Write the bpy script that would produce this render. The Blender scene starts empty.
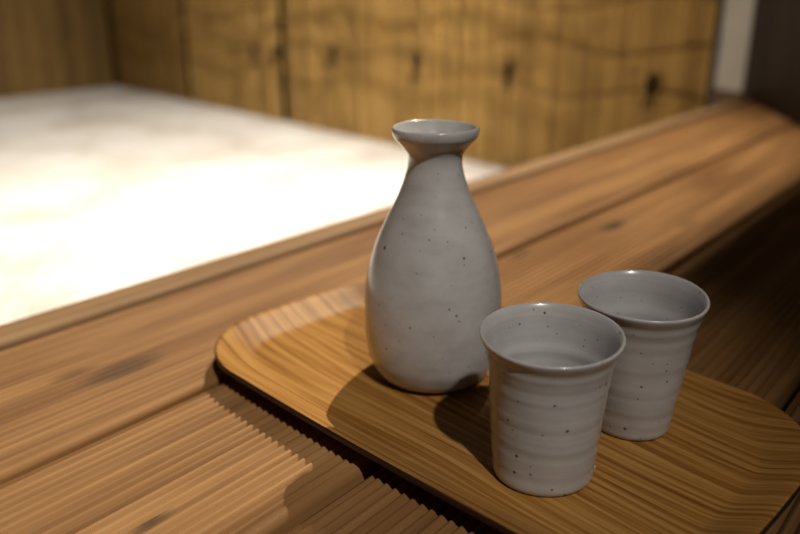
import bpy, bmesh, math, random
from mathutils import Vector, Matrix
random.seed(7)
SC = bpy.context.scene
COL = SC.collection
PI = math.pi

# ------------------------------------------------------------------ helpers
def link(name, me, mat=None, parent=None, smooth=True):
    o = bpy.data.objects.new(name, me)
    COL.objects.link(o)
    if mat: me.materials.append(mat)
    if smooth:
        for p in me.polygons: p.use_smooth = True
    if parent: o.parent = parent
    return o

def mesh(verts, faces, name='m'):
    me = bpy.data.meshes.new(name)
    me.from_pydata(verts, [], faces)
    bm = bmesh.new(); bm.from_mesh(me)
    bmesh.ops.recalc_face_normals(bm, faces=bm.faces)
    bm.to_mesh(me); bm.free()
    me.update()
    return me

def tag(o, label=None, cat=None, group=None, kind=None):
    if label: o['label'] = label
    if cat: o['category'] = cat
    if group: o['group'] = group
    if kind: o['kind'] = kind
    return o

def empty(name, loc):
    o = bpy.data.objects.new(name, None); COL.objects.link(o)
    o.location = loc; o.empty_display_size = .05
    return o

def lathe(profile, n=96, jitter=None):
    """closed-surface lathe, first and last profile points lie on the axis"""
    V, Fc = [], []
    rings = []
    for i, (r, z) in enumerate(profile):
        if r < 1e-6:
            rings.append([len(V)]); V.append((0, 0, z))
        else:
            ring = []
            for k in range(n):
                a = 2*PI*k/n
                dr, dz = jitter(a, r, z) if jitter else (0, 0)
                ring.append(len(V)); V.append(((r+dr)*math.cos(a), (r+dr)*math.sin(a), z+dz))
            rings.append(ring)
    for A, B in zip(rings[:-1], rings[1:]):
        for k in range(n):
            k2 = (k+1) % n
            if len(A) == 1 and len(B) == 1: continue
            if len(A) == 1: Fc.append((A[0], B[k], B[k2]))
            elif len(B) == 1: Fc.append((A[k], B[0], A[k2]))
            else: Fc.append((A[k], B[k], B[k2], A[k2]))
    return mesh(V, Fc)

def spline(pts, m=8):
    """Catmull-Rom through 2D points"""
    out = []
    P = [pts[0]] + list(pts) + [pts[-1]]
    for i in range(1, len(P)-2):
        p0, p1, p2, p3 = P[i-1], P[i], P[i+1], P[i+2]
        for k in range(m):
            t = k/m
            out.append(tuple(.5*((2*p1[j]) + (-p0[j]+p2[j])*t + (2*p0[j]-5*p1[j]+4*p2[j]-p3[j])*t*t + (-p0[j]+3*p1[j]-3*p2[j]+p3[j])*t**3) for j in (0, 1)))
    out.append(tuple(pts[-1]))
    return out

def tube(pts, r, n=8):
    V, Fc = [], []
    pts = [Vector(p) for p in pts]
    for i, p in enumerate(pts):
        d = (pts[min(i+1, len(pts)-1)]-pts[max(i-1, 0)]).normalized()
        a = d.cross(Vector((0, 0, 1)))
        if a.length < 1e-3: a = d.cross(Vector((1, 0, 0)))
        a.normalize(); b = d.cross(a)
        for k in range(n):
            t = 2*PI*k/n
            V.append(tuple(p + a*(r*math.cos(t)) + b*(r*math.sin(t))))
    for i in range(len(pts)-1):
        for k in range(n):
            k2 = (k+1) % n
            Fc.append((i*n+k, i*n+k2, (i+1)*n+k2, (i+1)*n+k))
    Fc.append(tuple(range(n))); Fc.append(tuple(range((len(pts)-1)*n, len(pts)*n)))
    return mesh(V, Fc)

def prism(poly, z0, z1, bevel=0.0):
    """vertical prism over a 2D polygon"""
    n = len(poly)
    V = [(x, y, z0) for x, y in poly] + [(x, y, z1) for x, y in poly]
    Fc = [tuple(range(n)), tuple(range(n, 2*n))] + [(i, (i+1) % n, n+(i+1) % n, n+i) for i in range(n)]
    me = mesh(V, Fc)
    if bevel:
        bm = bmesh.new(); bm.from_mesh(me)
        bmesh.ops.bevel(bm, geom=list(bm.edges), offset=bevel, segments=3, affect='EDGES', profile=.5)
        bm.to_mesh(me); bm.free()
    return me

# ------------------------------------------------------------------ materials
class NT:
    def __init__(s, name):
        s.m = bpy.data.materials.new(name); s.m.use_nodes = True
        s.t = s.m.node_tree; s.b = s.t.nodes['Principled BSDF']
    def n(s, kind, **kw):
        nd = s.t.nodes.new(kind)
        for k, v in kw.items():
            if k.startswith('i_'):
                key = k[2:]
                nd.inputs[int(key) if key.isdigit() else key.replace('_', ' ')].default_value = v
            else: setattr(nd, k, v)
        return nd
    def l(s, a, b): s.t.links.new(a, b)
    def mapping(s, scale, loc=(0, 0, 0), rot=(0, 0, 0), src='Object'):
        tc = s.n('ShaderNodeTexCoord'); mp = s.n('ShaderNodeMapping')
        mp.inputs['Scale'].default_value = scale; mp.inputs['Location'].default_value = loc; mp.inputs['Rotation'].default_value = rot
        s.l(tc.outputs[src], mp.inputs['Vector'])
        return mp.outputs['Vector']
    def noise(s, vec, scale=1, detail=4, rough=.55, dist=0):
        nd = s.n('ShaderNodeTexNoise'); nd.inputs['Scale'].default_value = scale; nd.inputs['Detail'].default_value = detail
        nd.inputs['Roughness'].default_value = rough; nd.inputs['Distortion'].default_value = dist
        s.l(vec, nd.inputs['Vector']); return nd.outputs['Fac']
    def ramp(s, fac, stops):
        nd = s.n('ShaderNodeValToRGB'); e = nd.color_ramp.elements
        while len(e) < len(stops): e.new(.5)
        for el, (p, c) in zip(e, stops):
            el.position = p; el.color = (*c, 1) if len(c) == 3 else c
        s.l(fac, nd.inputs['Fac']); return nd.outputs['Color']
    def mix(s, fac, a, b, mode='MIX'):
        nd = s.n('ShaderNodeMix', data_type='RGBA', blend_type=mode)
        for sock, v in ((nd.inputs[0], fac), (nd.inputs[6], a), (nd.inputs[7], b)):
            if hasattr(v, 'is_output'): s.l(v, sock)
            elif isinstance(v, (tuple, list)): sock.default_value = (*v, 1)
            else: sock.default_value = v
        return nd.outputs[2]
    def math(s, op, a, b=0.0, clamp=False):
        nd = s.n('ShaderNodeMath', operation=op, use_clamp=clamp)
        for sock, v in ((nd.inputs[0], a), (nd.inputs[1], b)):
            if hasattr(v, 'is_output'): s.l(v, sock)
            else: sock.default_value = v
        return nd.outputs[0]
    def bump(s, h, strength=.3, dist=.001):
        nd = s.n('ShaderNodeBump'); nd.inputs['Strength'].default_value = strength; nd.inputs['Distance'].default_value = dist
        s.l(h, nd.inputs['Height']); s.l(nd.outputs['Normal'], s.b.inputs['Normal'])
    def out(s, color=None, rough=.5, coat=0, spec=.5):
        if color is not None:
            if hasattr(color, 'is_output'): s.l(color, s.b.inputs['Base Color'])
            else: s.b.inputs['Base Color'].default_value = (*color, 1)
        if hasattr(rough, 'is_output'): s.l(rough, s.b.inputs['Roughness'])
        else: s.b.inputs['Roughness'].default_value = rough
        s.b.inputs['Coat Weight'].default_value = coat
        s.b.inputs['Coat Roughness'].default_value = .08
        s.b.inputs['Specular IOR Level'].default_value = spec
        return s.m

def deck_wood(name, seed, tone=1.0, knots=()):
    t = NT(name)
    off = (seed*3.1, seed*1.7, seed*.9)
    fine = t.noise(t.mapping((5, 170, 60), off), 1, 5, .6, .3)
    mid = t.noise(t.mapping((2.2, 34, 20), off), 1, 3, .5, .8)
    big = t.noise(t.mapping((3, 9, 6), off), 1, 3, .5)
    a = t.math('ADD', t.math('MULTIPLY', fine, .42), t.math('MULTIPLY', mid, .58))
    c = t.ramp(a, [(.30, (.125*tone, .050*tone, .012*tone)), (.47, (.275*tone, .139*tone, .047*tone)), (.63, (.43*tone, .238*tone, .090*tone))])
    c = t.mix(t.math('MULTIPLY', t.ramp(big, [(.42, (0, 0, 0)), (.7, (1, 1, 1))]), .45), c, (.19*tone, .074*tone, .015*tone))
    for (kx, ky, rx, ry, st) in knots:
        tc = t.n('ShaderNodeTexCoord'); sub = t.n('ShaderNodeVectorMath', operation='SUBTRACT'); sub.inputs[1].default_value = (kx, ky, 0)
        t.l(tc.outputs['Object'], sub.inputs[0])
        mul = t.n('ShaderNodeVectorMath', operation='MULTIPLY'); mul.inputs[1].default_value = (1/rx, 1/ry, 0); t.l(sub.outputs[0], mul.inputs[0])
        ln = t.n('ShaderNodeVectorMath', operation='LENGTH'); t.l(mul.outputs[0], ln.inputs[0])
        d = t.math('ADD', ln.outputs['Value'], t.math('MULTIPLY', t.math('SUBTRACT', mid, .5), 1.6))
        k = t.ramp(d, [(.35, (st, st, st)), (1.1, (0, 0, 0))])
        c = t.mix(k, c, (.035, .018, .009))
    t.bump(a, .35, .0006)
    return t.out(c, .62, 0, .3)

def ceramic(name, seed, ringy=.4):
    t = NT(name)
    off = (seed*.37, seed*.21, seed*.13)
    cloud = t.noise(t.mapping((38, 38, 60), off), 1, 4, .6)
    rings = t.noise(t.mapping((4, 4, 230), off), 1, 3, .6, .6)
    f = t.math('ADD', t.math('MULTIPLY', cloud, 1-ringy), t.math('MULTIPLY', rings, ringy))
    c = t.ramp(f, [(.30, (.41, .395, .385)), (.5, (.485, .475, .47)), (.70, (.55, .545, .545))])
    def specks(scale, lim, prob, col, c, soft=.5):
        v = t.n('ShaderNodeTexVoronoi'); v.inputs['Scale'].default_value = scale; v.inputs['Randomness'].default_value = 1
        t.l(t.mapping((1, 1, 1), off), v.inputs['Vector'])
        sep = t.n('ShaderNodeSeparateColor'); t.l(v.outputs['Color'], sep.inputs[0])
        keep = t.math('LESS_THAN', sep.outputs[0], prob)
        size = t.math('MULTIPLY', sep.outputs[1], lim)
        d = t.math('SUBTRACT', size, v.outputs['Distance'])
        m = t.math('MULTIPLY', d, 1/(lim*soft), True)
        m = t.math('MULTIPLY', t.math('MULTIPLY', m, keep), .92)
        return t.mix(m, c, col)
    c = specks(420, .34, .12, (.20, .17, .145), c)
    c = specks(230, .25, .20, (.10, .065, .045), c, .3)
    c = specks(150, .23, .11, (.022, .014, .012), c, .2)
    t.bump(f, .035, .0004)
    return t.out(c, .24, .25, .5)

def oak():
    t = NT('oak_veneer')
    v = t.mapping((1, 1, 1), (.13, .2, 0), (0, 0, math.radians(3)))
    warp = t.noise(t.mapping((7, 2.2, 5)), 1, 2, .5)
    # growth-ring bands running along the long side, warped into gentle cathedrals
    sx = t.n('ShaderNodeSeparateXYZ'); t.l(v, sx.inputs[0])
    cx = t.n('ShaderNodeCombineXYZ')
    t.l(t.math('ADD', t.math('MULTIPLY', sx.outputs[0], 330), t.math('MULTIPLY', warp, 20)), cx.inputs[0])
    t.l(t.math('MULTIPLY', sx.outputs[1], 3.5), cx.inputs[1])
    bands = t.noise(cx.outputs[0], 1.0, 3, .55)
    fine = t.noise(t.mapping((620, 14, 60)), 1, 3, .6)
    a = t.math('ADD', t.math('MULTIPLY', bands, .72), t.math('MULTIPLY', fine, .28))
    c = t.ramp(a, [(.36, (.155, .058, .010)), (.46, (.285, .128, .026)), (.58, (.42, .222, .062))])
    t.bump(a, .12, .0004)
    return t.out(c, .46, 0, .13)

def tray_edge():
    t = NT('dark_ply_edge')
    n = t.noise(t.mapping((30, 30, 900)), 1, 3)
    return t.out(t.ramp(n, [(.3, (.012, .004, .003)), (.7, (.034, .010, .005))]), .45)

def reed(name, base, dark):
    t = NT(name)
    at = t.n('ShaderNodeAttribute', attribute_name='tone')
    st = t.noise(t.mapping((1, 75, 1.6)), 1, 4, .6, .4)
    bl = t.noise(t.mapping((2, 7, 4), (3, 1, 2)), 1, 3, .6)
    f = t.math('ADD', t.math('MULTIPLY', at.outputs['Fac'], .26), t.math('ADD', t.math('MULTIPLY', st, .34), t.math('MULTIPLY', bl, .42)))
    c = t.ramp(f, [(.22, dark), (.48, base), (.8, tuple(min(1, x*1.45) for x in base))])
    # nodes / weathering across the canes
    nd = t.noise(t.mapping((2, 12, 26), (1, 5, 2)), 1, 3, .5)
    c = t.mix(t.math('MULTIPLY', t.ramp(nd, [(.6, (0, 0, 0)), (.74, (1, 1, 1))]), .45), c, dark)
    t.bump(st, .4, .002)
    return t.out(c, .65, 0, .25)

def gravel():
    t = NT('white_gravel')
    v = t.n('ShaderNodeTexVoronoi'); v.inputs['Scale'].default_value = 95
    t.l(t.mapping((1, 1, 1)), v.inputs['Vector'])
    big = t.noise(t.mapping((3, 3, 3)), 1, 5, .65)
    sm = t.noise(t.mapping((22, 22, 22)), 1, 3, .6)
    c = t.ramp(big, [(.33, (.50, .45, .385)), (.50, (.74, .70, .64)), (.62, (.82, .80, .76))])
    c = t.mix(t.math('MULTIPLY', sm, .35), c, (.55, .50, .44))
    t.bump(v.outputs['Distance'], .8, .008)
    return t.out(c, .9, 0, .2)

def plain(name, c0, c1, scale, rough=.7, stretch=(1, 1, 1)):
    t = NT(name)
    n = t.noise(t.mapping(tuple(scale*s for s in stretch)), 1, 4, .6)
    t.bump(n, .25, .001)
    return t.out(t.ramp(n, [(.35, c0), (.65, c1)]), rough, 0, .3)

M_oak, M_edge = oak(), tray_edge()
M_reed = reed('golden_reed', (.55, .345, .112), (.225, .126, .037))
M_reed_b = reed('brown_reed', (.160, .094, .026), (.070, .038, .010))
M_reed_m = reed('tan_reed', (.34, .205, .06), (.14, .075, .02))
M_gravel = gravel()
M_plaster = plain('white_plaster', (.66, .63, .59), (.74, .71, .67), 9)
M_darkwall = plain('dark_brown_panel', (.020, .013, .010), (.036, .023, .016), 7, .75, (1, 1, .3))
M_backing = plain('dark_backing', (.030, .016, .008), (.045, .024, .011), 8)
M_beam = plain('deck_edge_wood', (.20, .115, .05), (.33, .20, .10), 1, .65, (4, 90, 90))
M_joist = plain('old_joist', (.07, .04, .02), (.12, .07, .035), 1, .8, (60, 4, 60))
M_stone = plain('brown_stone', (.16, .11, .065), (.24, .17, .10), 14, .85)
M_cord = plain('brown_rope', (.26, .15, .047), (.36, .21, .066), 200, .85)
M_tie = plain('black_tie_cord', (.010, .006, .004), (.022, .012, .007), 150, .9)

# ------------------------------------------------------------------ setting
FZ = -.30
fl = link('floor', mesh([(-1.6, -1.0, FZ), (3.4, -1.0, FZ), (3.4, 5.2, FZ), (-1.6, 5.2, FZ)], [(0, 1, 2, 3)]), M_gravel)
tag(fl, 'pale gravel floor brightly lit beside the wooden deck', 'floor', kind='structure')

def fx(y): return 2.584 - (4.320-y)*.1621            # fence line
# dark backing boards behind the reed screens
b = link('wall_back', prism([(fx(.70)+.05, .70), (fx(4.45)+.05, 4.45), (fx(4.45)+.10, 4.45), (fx(.70)+.10, .70)], FZ, 1.7), M_backing, smooth=False)
tag(b, 'dark wall behind the golden reed screens', 'wall', kind='structure')
def ly(x): return 4.257 + (x-1.859)*.0868
b = link('wall_left', prism([(.2, ly(.2)+.05), (2.64, ly(2.64)+.05), (2.64, ly(2.64)+.10), (.2, ly(.2)+.10)], FZ, 1.7), M_backing, smooth=False)
tag(b, 'dark wall behind the brown reed screen at the far left', 'wall', kind='structure')

# ------------------------------------------------------------------ reed screens
def corrugated(length, h, pitch, base):
    """one continuous sheet of side-by-side half-round canes, local y along the screen, local -x is the face"""
    V, Fc, tones = [], [], []
    y = 0; cols = []
    while y < length:
        w = pitch*random.uniform(.6, 1.5); dep = w*.35*random.uniform(.7, 1.2)
        tone = random.random()
        if random.random() < .04: tone = -.1; dep *= .5
        for k in range(6):
            s = k/6
            cols.append((y+w*s, -dep*math.sin(PI*s), tone))
        y += w
    cols.append((length, 0, .5))
    zs = [0, h*.25, h*.5, h*.75, h]
    drift = [[random.uniform(-.003, .003) for _ in zs] for _ in range(len(cols)//6+2)]
    for i, (yy, xx, tn) in enumerate(cols):
        for j, z in enumerate(zs):
            V.append((xx, yy+drift[i//6][j]*(0 if i % 6 == 0 else 1), z))
    nz = len(zs)
    for i in range(len(cols)-1):
        for j in range(nz-1):
            Fc.append((i*nz+j, (i+1)*nz+j, (i+1)*nz+j+1, i*nz+j+1)); tones.append(cols[i][2])
    me = bpy.data.meshes.new('reeds'); me.from_pydata(V, [], Fc); me.update()
    at = me.attributes.new('tone', 'FLOAT', 'FACE')
    for i, t in enumerate(tones): at.data[i].value = t
    return me

def knot_mesh():
    bm = bmesh.new()
    bmesh.ops.create_uvsphere(bm, u_segments=14, v_segments=10, radius=1)
    for v in bm.verts:
        x, y, z = v.co
        pinch = 1-.28*math.exp(-(z/.22)**2)
        v.co = (x*.012*pinch, y*.015*pinch, z*.027)
    me = bpy.data.meshes.new('knot'); bm.to_mesh(me); bm.free()
    return me
KNOT = knot_mesh(); KNOT.materials.append(M_tie)
for p in KNOT.polygons: p.use_smooth = True
def tail_mesh(s): return tube([(0, 0, -.01), (-.006, .006*s, -.035), (-.004, .016*s, -.060)], .0035, 6)

def screen(p0, p1, mat, label, knots, cords, h=1.55, pitch=.018):
    p0 = Vector((*p0, FZ)); p1 = Vector((*p1, FZ)); L = (p1-p0).length
    root = empty('reed_screen', p0)
    root.rotation_euler.z = math.atan2(p1.y-p0.y, p1.x-p0.x) - PI/2
    tag(root, label, 'screen', 'reed screens lining the courtyard')
    link('reed_slats', corrugated(L, h, pitch, None), mat, root)
    for (zc, amp, wl, ph) in cords:
        pts = [(-.012, L*i/60, zc-FZ + amp*math.sin(2*PI*L*i/60/wl+ph)) for i in range(61)]
        link('binding_cord', tube(pts, .0032, 6), M_cord, root)
    for (d, z) in knots:
        k = link('tie_knot', KNOT, None, root, smooth=False); k.location = (-.016, d, z-FZ)
        for s in (-1, 1):
            tl = link('cord_tail', tail_mesh(s), M_tie, k)
    return root
cords = [(-.035, .022, .62, .3), (.085, .018, .55, 1.6), (.20, .02, .7, .5), (.55, .02, .6, 0)]
screen((fx(.665), .665), (fx(2.515), 2.515), M_reed, 'long golden reed screen directly behind the bottle and deck, four dark knots',
       [(.145, 0), (.633, .004), (1.045, .003), (1.525, .010)], cords)
screen((fx(2.56), 2.56), (fx(3.375), 3.375), M_reed, 'golden reed screen between two dark vertical gaps, left of the bottle',
       [(.015, -.008), (.185, -.018)], cords)
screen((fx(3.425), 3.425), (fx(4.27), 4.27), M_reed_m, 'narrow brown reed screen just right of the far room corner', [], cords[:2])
# left-hand screen: local -x faces -y
def lscreen():
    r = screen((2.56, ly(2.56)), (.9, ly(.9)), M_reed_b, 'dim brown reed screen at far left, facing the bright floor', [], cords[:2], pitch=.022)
    r.location = (.9, ly(.9), FZ); r.rotation_euler.z = math.atan2(ly(2.56)-ly(.9), 1.66) - PI/2
    for c in r.children: c.scale.x = -1 if False else 1
    return r
r = lscreen()
# its face must look toward the floor: mirror the depth by turning the screen round
r.location = (2.56, ly(2.56), FZ); r.rotation_euler.z = math.atan2(ly(.9)-ly(2.56), -1.66) - PI/2 
for c in r.children:
    if c.type == 'MESH':
        for v in c.data.vertices: v.co.x = -v.co.x
        c.data.flip_normals()

# ------------------------------------------------------------------ deck
X0, X1 = -.35, 2.02
def board(y0, y1, mat, label, pitch=.0060, depth=.0026, sh0=.008, sh1=.004, thick=.028):
    w = y1-y0
    n = max(1, round((w-sh0-sh1)/pitch)); p = (w-sh0-sh1)/n
    prof = [(0, -thick), (0, -.004), (.0012, -.0012), (.004, 0)]
    if sh0 > .005: prof.append((sh0-.0015, 0))
    for i in range(n):
        for k in range(8):
            s = k/8
            prof.append((sh0+(i+s)*p, -depth*(1-abs(math.sin(PI*s))**1.15)))
    prof.append((w-sh1, -depth)); prof += [(w-sh1+.0012, -.0004), (w-.0012, -.0012), (w, -.004), (w, -thick)]
    m = len(prof); V = []; nx = 24
    for i in range(nx+1):
        x = X0+(X1-X0)*i/nx
        for (yy, zz) in prof: V.append((x, y0+yy, zz))
    Fc = []
    for i in range(nx):
        for j in range(m):
            j2 = (j+1) % m
            Fc.append((i*m+j, i*m+j2, (i+1)*m+j2, (i+1)*m+j))
    Fc.append(tuple(range(m))); Fc.append(tuple(range(nx*m, nx*m+m)))
    o = link('deck_board', mesh(V, Fc), mat, smooth=True)
    try: o.data.set_sharp_from_angle(angle=math.radians(50))
    except Exception: pass
    return tag(o, label, 'deck board', 'ridged boards of the wooden deck')
board(.3685, .5165, deck_wood('deck_pine_a', 1, 1.0, [(.235, .425, .03, .012, .55), (.21, .445, .02, .006, .5)]),
      'ridged brown deck board beside the edge beam, lying behind the tray')
board(.2325, .3620, deck_wood('deck_pine_b', 2, 1.0, [(.157, .279, .017, .0048, .85), (.742, .325, .035, .012, .8), (.60, .352, .03, .008, .5), (.80, .27, .03, .01, .35)]),
      'ridged deck board with a dark knot, under the bottle end of the tray')
board(.0895, .2265, deck_wood('deck_pine_shaded_c', 3, .85), 'shadowed ridged deck board passing under both cups and the tray middle')  # wood tone lowered to deepen the shade on this board
board(-.055, .0835, deck_wood('deck_pine_shaded_d', 4, .55), 'dark deck board showing only at the right corner of the tray')  # tone lowered further, shade put into the wood colour
# edge beam (fascia) between the boards and the gravel
def beam():
    w, h = .0325, .29
    prof = []
    r = .006
    for a0, cx, cz in ((180, r, -r), (90, w-r, -r)):
        for k in range(6):
            a = math.radians(a0-90*k/5); prof.append((cx+r*math.cos(a), cz+r*math.sin(a)))
    prof += [(w, -h), (0, -h)]
    m = len(prof); V = []
    for x in (X0, X1):
        for (yy, zz) in prof: V.append((x, .5260+yy, zz+.001))
    Fc = [(j, (j+1) % m, m+(j+1) % m, m+j) for j in range(m)] + [tuple(range(m)), tuple(range(m, 2*m))]
    o = link('edge_beam', mesh(V, Fc), M_beam, smooth=True)
    try: o.data.set_sharp_from_angle(angle=math.radians(40))
    except Exception: pass
    return tag(o, 'narrow wooden edge beam between the deck boards and bright floor', 'beam')
o = beam(); o.data.transform(Matrix.Translation((0, 0, -.011+.011)))
for i, x in enumerate((-.1, .75, 1.45)):
    j = link('trim_%d' % (i+2), prism([(x, -.055), (x+.05, -.055), (x+.05, .5185), (x, .5185)], FZ, -.0285), M_joist, smooth=False)
    tag(j, 'dark joist carrying the deck boards from below', 'joist', kind='structure')

# white post and dark wall at the far right end of the deck
P0, P1, P2 = Vector((1.995, .652)), Vector((1.952, .571)), Vector((1.40, .265))
d = (P1-P0).normalized(); nb = Vector((-d.y, d.x))
if nb.x < 0: nb = -nb
q = [P0, P1, P1+nb*.05, P0+nb*.05]
o = link('trim_1', prism([tuple(v) for v in q], .006, 1.7, .004), M_plaster, smooth=False)
tag(o, 'white plaster wall end at upper right beside the dark wall', 'wall end', kind='structure')
o = link('baseboard_right', prism([tuple(v) for v in (P0+Vector((0, .004)), P1+Vector((.004, .006)), P1+nb*.06+Vector((0, .006)), P0+nb*.06)], FZ, .006, .003), M_stone, smooth=False)
tag(o, 'brown footing under the white wall end', 'footing', kind='structure')
d = (P2-P1).normalized(); nb = Vector((-d.y, d.x))
if nb.x < 0: nb = -nb
q = [P1+d*.002, P2, P2+nb*.25, P1+d*.002+nb*.06]
o = link('wall_right', prism([tuple(v) for v in q], .001, 1.7, .004), M_darkwall, smooth=False)
tag(o, 'dark brown wall at the upper right end of the deck', 'wall', kind='structure')

# unseen beam added above the deck edge to cut off the garden spotlight
o = link('trim_5', prism([(-.6, .565), (2.3, .594), (2.3, .624), (-.6, .595)], 1.662, 2.3, .002), M_joist, smooth=False)
tag(o, 'added unseen beam that cuts off the spotlight across the deck', 'light blocker', kind='structure')

# ------------------------------------------------------------------ tray
TC, TROT = (.3442, .2260), -.0848
TW, TH, TR, TB = .1873, .3365, .0567, .0045
def tray_outline():
    hw, hh = TW/2, TH/2
    pts = []
    for sx, sy, a0 in ((1, 1, 0), (-1, 1, 90), (-1, -1, 180), (1, -1, 270)):
        for k in range(17):
            t = math.radians(a0+90*k/16)
            pts.append((sx*(hw-TR)+TR*math.cos(t), sy*(hh-TR)+TR*math.sin(t)))
    full = []
    for i in range(len(pts)):
        a, b_ = pts[i], pts[(i+1) % len(pts)]
        n = max(1, int(math.dist(a, b_)/.006))
        for k in range(n):
            s = k/n; full.append((a[0]*(1-s)+b_[0]*s, a[1]*(1-s)+b_[1]*s))
    out = []
    sg = lambda v: 1 if v > 0 else -1
    for x, y in full:
        out.append((x+TB*sg(x)*(1-(y/hh)**2)*min(1, abs(x)/(hw-TR)), y+TB*sg(y)*(1-(x/hw)**2)*min(1, abs(y)/(hh-TR))))
    return out
OUT = tray_outline(); NO = len(OUT)
NRM = []
for i in range(NO):
    a, b_ = OUT[i-3], OUT[(i+3) % NO]
    tx, ty = b_[0]-a[0], b_[1]-a[1]; L = math.hypot(tx, ty); NRM.append((ty/L, -tx/L))
def loops_mesh(loops, cap0=False, cap1=False):
    V, Fc = [], []
    for (ins, z) in loops:
        for (x, y), (nx, ny) in zip(OUT, NRM): V.append((x-nx*ins, y-ny*ins, z))
    for i in range(len(loops)-1):
        for k in range(NO):
            k2 = (k+1) % NO
            Fc.append((i*NO+k, i*NO+k2, (i+1)*NO+k2, (i+1)*NO+k))
    if cap0: Fc.append(tuple(range(NO)))
    if cap1: Fc.append(tuple(range((len(loops)-1)*NO, len(loops)*NO)))
    return mesh(V, Fc)
RZ = .0150; TF = .0050
top = spline([(.0004, RZ), (.0020, RZ-.0001), (.0060, RZ-.0017), (.0120, RZ-.0048), (.0180, RZ-.0078), (.0225, RZ-.0095), (.0265, TF+.0001), (.032, TF)], 4)
under = spline([(.0006, RZ-.0034), (.006, RZ-.0056), (.014, RZ-.0100), (.020, .0022), (.025, .0006), (.032, .0004)], 3)
tray = link('serving_tray', loops_mesh([(.048, TF), (.040, TF)] + top[::-1] + under + [(.045, .0004)], True, True), M_oak)
tray.location = (TC[0], TC[1], 0); tray.rotation_euler.z = TROT
tag(tray, 'oak veneer serving tray with rounded corners and raised rim, on the deck', 'tray')
e = link('rim_edge', loops_mesh([(.0022, RZ-.0006), (.0004, RZ+.00002), (-.0003, RZ-.0004), (-.0004, RZ-.0018), (-.0001, RZ-.0032), (.0022, RZ-.0040)]), M_edge, tray)
tag(e, 'dark brown laminated rim edge')

# ------------------------------------------------------------------ bottle
outer = [(.0240, 0.0), (.0292, .0008), (.0335, .0034), (.0368, .0085), (.0395, .0160), (.0411, .0270), (.0416, .0400), (.0411, .0520),
         (.0396, .0640), (.0362, .0780), (.0316, .0905), (.0264, .1020), (.0215, .1125), (.0178, .1225), (.0158, .1305), (.0160, .1365),
         (.0181, .1405), (.0212, .1440), (.0235, .1465)]
lip = [(.0245, .1488), (.0247, .1509), (.0241, .1523), (.0228, .1522)]
inner = [(.0210, .1500), (.0172, .1450), (.0140, .1400), (.0124, .1340), (.0128, .1270), (.0160, .1180), (.0240, .1000), (.0330, .0760),
         (.0370, .0500), (.0365, .0250), (.0300, .0090), (.0150, .0050)]
prof = [(0, .0020), (.0205, .0020)] + spline(outer + lip + inner, 5) + [(0, .0045)]
def bjit(a, r, z):
    return (.00022*math.sin(2*a+z*60) + .00004*math.sin(z*760+a), .0003*math.sin(2*a+.6) if z > .14 else 0)
bottle = link('sake_bottle', lathe(prof, 112, bjit), ceramic('speckled_glaze_bottle', 1, .12))
bottle.location = (.3496, .2633, TF+.0004); bottle.rotation_euler.z = .7
tag(bottle, 'tall pale grey speckled ceramic sake bottle with flared mouth, on the tray', 'bottle')

# ------------------------------------------------------------------ cups
def cup(name, loc, H, rrim, rbase, seed, label, lean=.0018, lean_az=28):
    k = rrim/.0335
    def R(t): return rbase + (.0293*k-rbase)*t**.92      # wall radius below the flare
    o = [(rbase-.004, .0), (rbase-.0012, .0006), (rbase, .0025)]
    n = 26
    for i in range(1, n+1):
        t = i/n; z = .0025+(H-.0115)*t
        fl = max(0, (t-.80)/.20)
        r = R(t) + .0012*fl**2 + .00005*math.sin(z*930+seed) + .00007*math.sin(z*520+seed*2)
        o.append((r, z))
    o += [(.0311*k, H-.0058), (.0325*k, H-.0030), (.0334*k, H-.0010), (.0335*k, H), (.0329*k, H+.0006), (.0319*k, H+.0001)]
    i_ = [(.0306*k, H-.0030), (.0293*k, H-.0075), (.0278*k, H-.016)]
    for j in range(1, 12):
        t = 1-j/12; z = .006+(H-.022)*t
        i_.append((R(t)-.0024-.0004*(1-t) + .0002*math.sin(z*700), z))
    i_ += [(rbase-.0060, .0048), (rbase-.012, .0042)]
    prof = [(0, .0014), (rbase-.0055, .0014)] + spline(o, 3) + spline(i_, 3) + [(0, .0041)]
    def jit(a, r, z):
        return (.00018*math.sin(3*a+z*90+seed) + .00022*math.sin(2*a+seed), .00025*math.sin(2*a+seed*1.3)*(z/H)**3 + lean*(z/H)**3*(.9+math.cos(a+seed*1.1-math.radians(lean_az))))
    ob = link(name, lathe(prof, 104, jit), ceramic('speckled_glaze_%d' % seed, seed, .4))
    ob.location = loc; ob.rotation_euler.z = seed*1.1
    tag(ob, label, 'cup', 'speckled grey sake cups')
    return ob
c1 = cup('sake_cup', (.3002, .1570, TF), .0727, .0332, .0243, 3, 'nearer speckled grey sake cup, in front of the bottle, glaze bead at foot')
c2 = cup('sake_cup', (.3712, .1434, TF), .0740, .0332, .0215, 5, 'farther speckled grey sake cup, at the right behind the nearer cup', .0014, 15)
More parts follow.
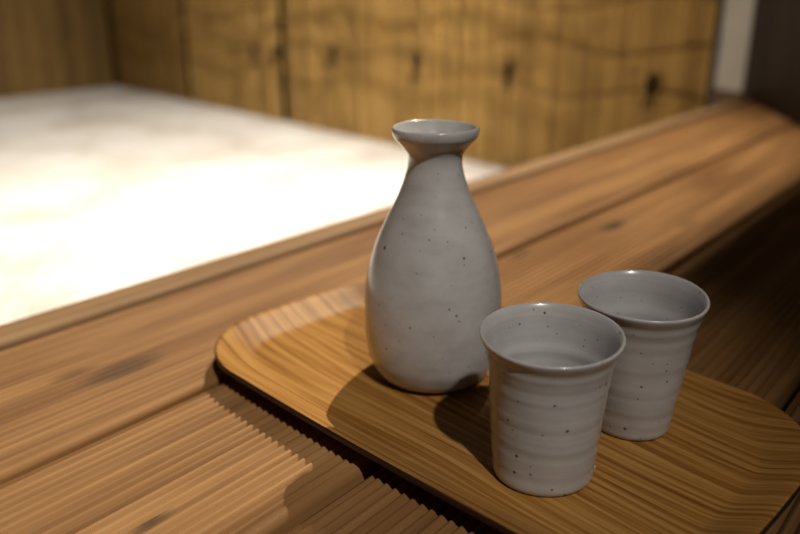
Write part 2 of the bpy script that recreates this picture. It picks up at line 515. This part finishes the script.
# little glaze bead at the nearer cup's foot, on its right side as seen from the front
bm = bmesh.new(); bmesh.ops.create_icosphere(bm, subdivisions=3, radius=1)
for v in bm.verts:
    x, y, z = v.co
    f = 1+.25*math.sin(3*x+1)*math.cos(2*y)
    v.co = (x*.0028*f, y*.0022*f, z*.0017*f + .0016)
me = bpy.data.meshes.new('bead'); bm.to_mesh(me); bm.free()
bead = link('glaze_bead', me, c1.data.materials[0], c1)
ang = math.radians(-50) - c1.rotation_euler.z
bead.location = (.0245*math.cos(ang), .0245*math.sin(ang), 0)

# ------------------------------------------------------------------ lights
def spot(name, loc, target, W, col, size, blend, rad):
    l = bpy.data.lights.new(name, 'SPOT'); l.energy = W; l.color = col; l.spot_size = math.radians(size); l.spot_blend = blend; l.shadow_soft_size = rad
    o = bpy.data.objects.new(name, l); COL.objects.link(o); o.location = loc
    o.rotation_euler = (Vector(target)-Vector(loc)).to_track_quat('-Z', 'Y').to_euler()
    return o
KA = Vector((.3496, .2633, 0)) + 2.0*Vector((.716, .215, 1))
spot('garden_spotlight', KA, (.42, 1.10, -.3), 345, (1, .87, .69), 78, 1.0, .006)
spot('gravel_fill_light', KA, (1.12, 2.6, -.3), 600, (1, .925, .82), 80, 1.0, .03)  # second lamp added at the same point to overexpose gravel and lift the screens
KB = Vector((.3496, .2633, 0)) + 1.5*Vector((-.41, -.66, 1))
spot('table_spotlight', KB, (.255, .355, 0), 72, (1, .93, .84), 26, 1.0, .022)
w = bpy.data.worlds.new('night'); SC.world = w; w.use_nodes = True
w.node_tree.nodes['Background'].inputs[0].default_value = (1, .82, .62, 1)
w.node_tree.nodes['Background'].inputs[1].default_value = .022

# ------------------------------------------------------------------ camera
cam = bpy.data.cameras.new('camera'); co = bpy.data.objects.new('camera', cam); COL.objects.link(co)
p = math.atan(275/780); az = math.radians(39.6)
fwd = Vector((math.cos(az)*math.cos(p), math.sin(az)*math.cos(p), -math.sin(p)))
co.location = (0, 0, .2286)
co.rotation_euler = fwd.to_track_quat('-Z', 'Y').to_euler()
cam.sensor_width = 36; cam.lens = 36*780/800; cam.clip_start = .01
cam.dof.use_dof = True; cam.dof.focus_distance = .385; cam.dof.aperture_fstop = 4.4
SC.camera = co
SC.view_settings.view_transform = 'Standard'
SC.view_settings.look = 'None'
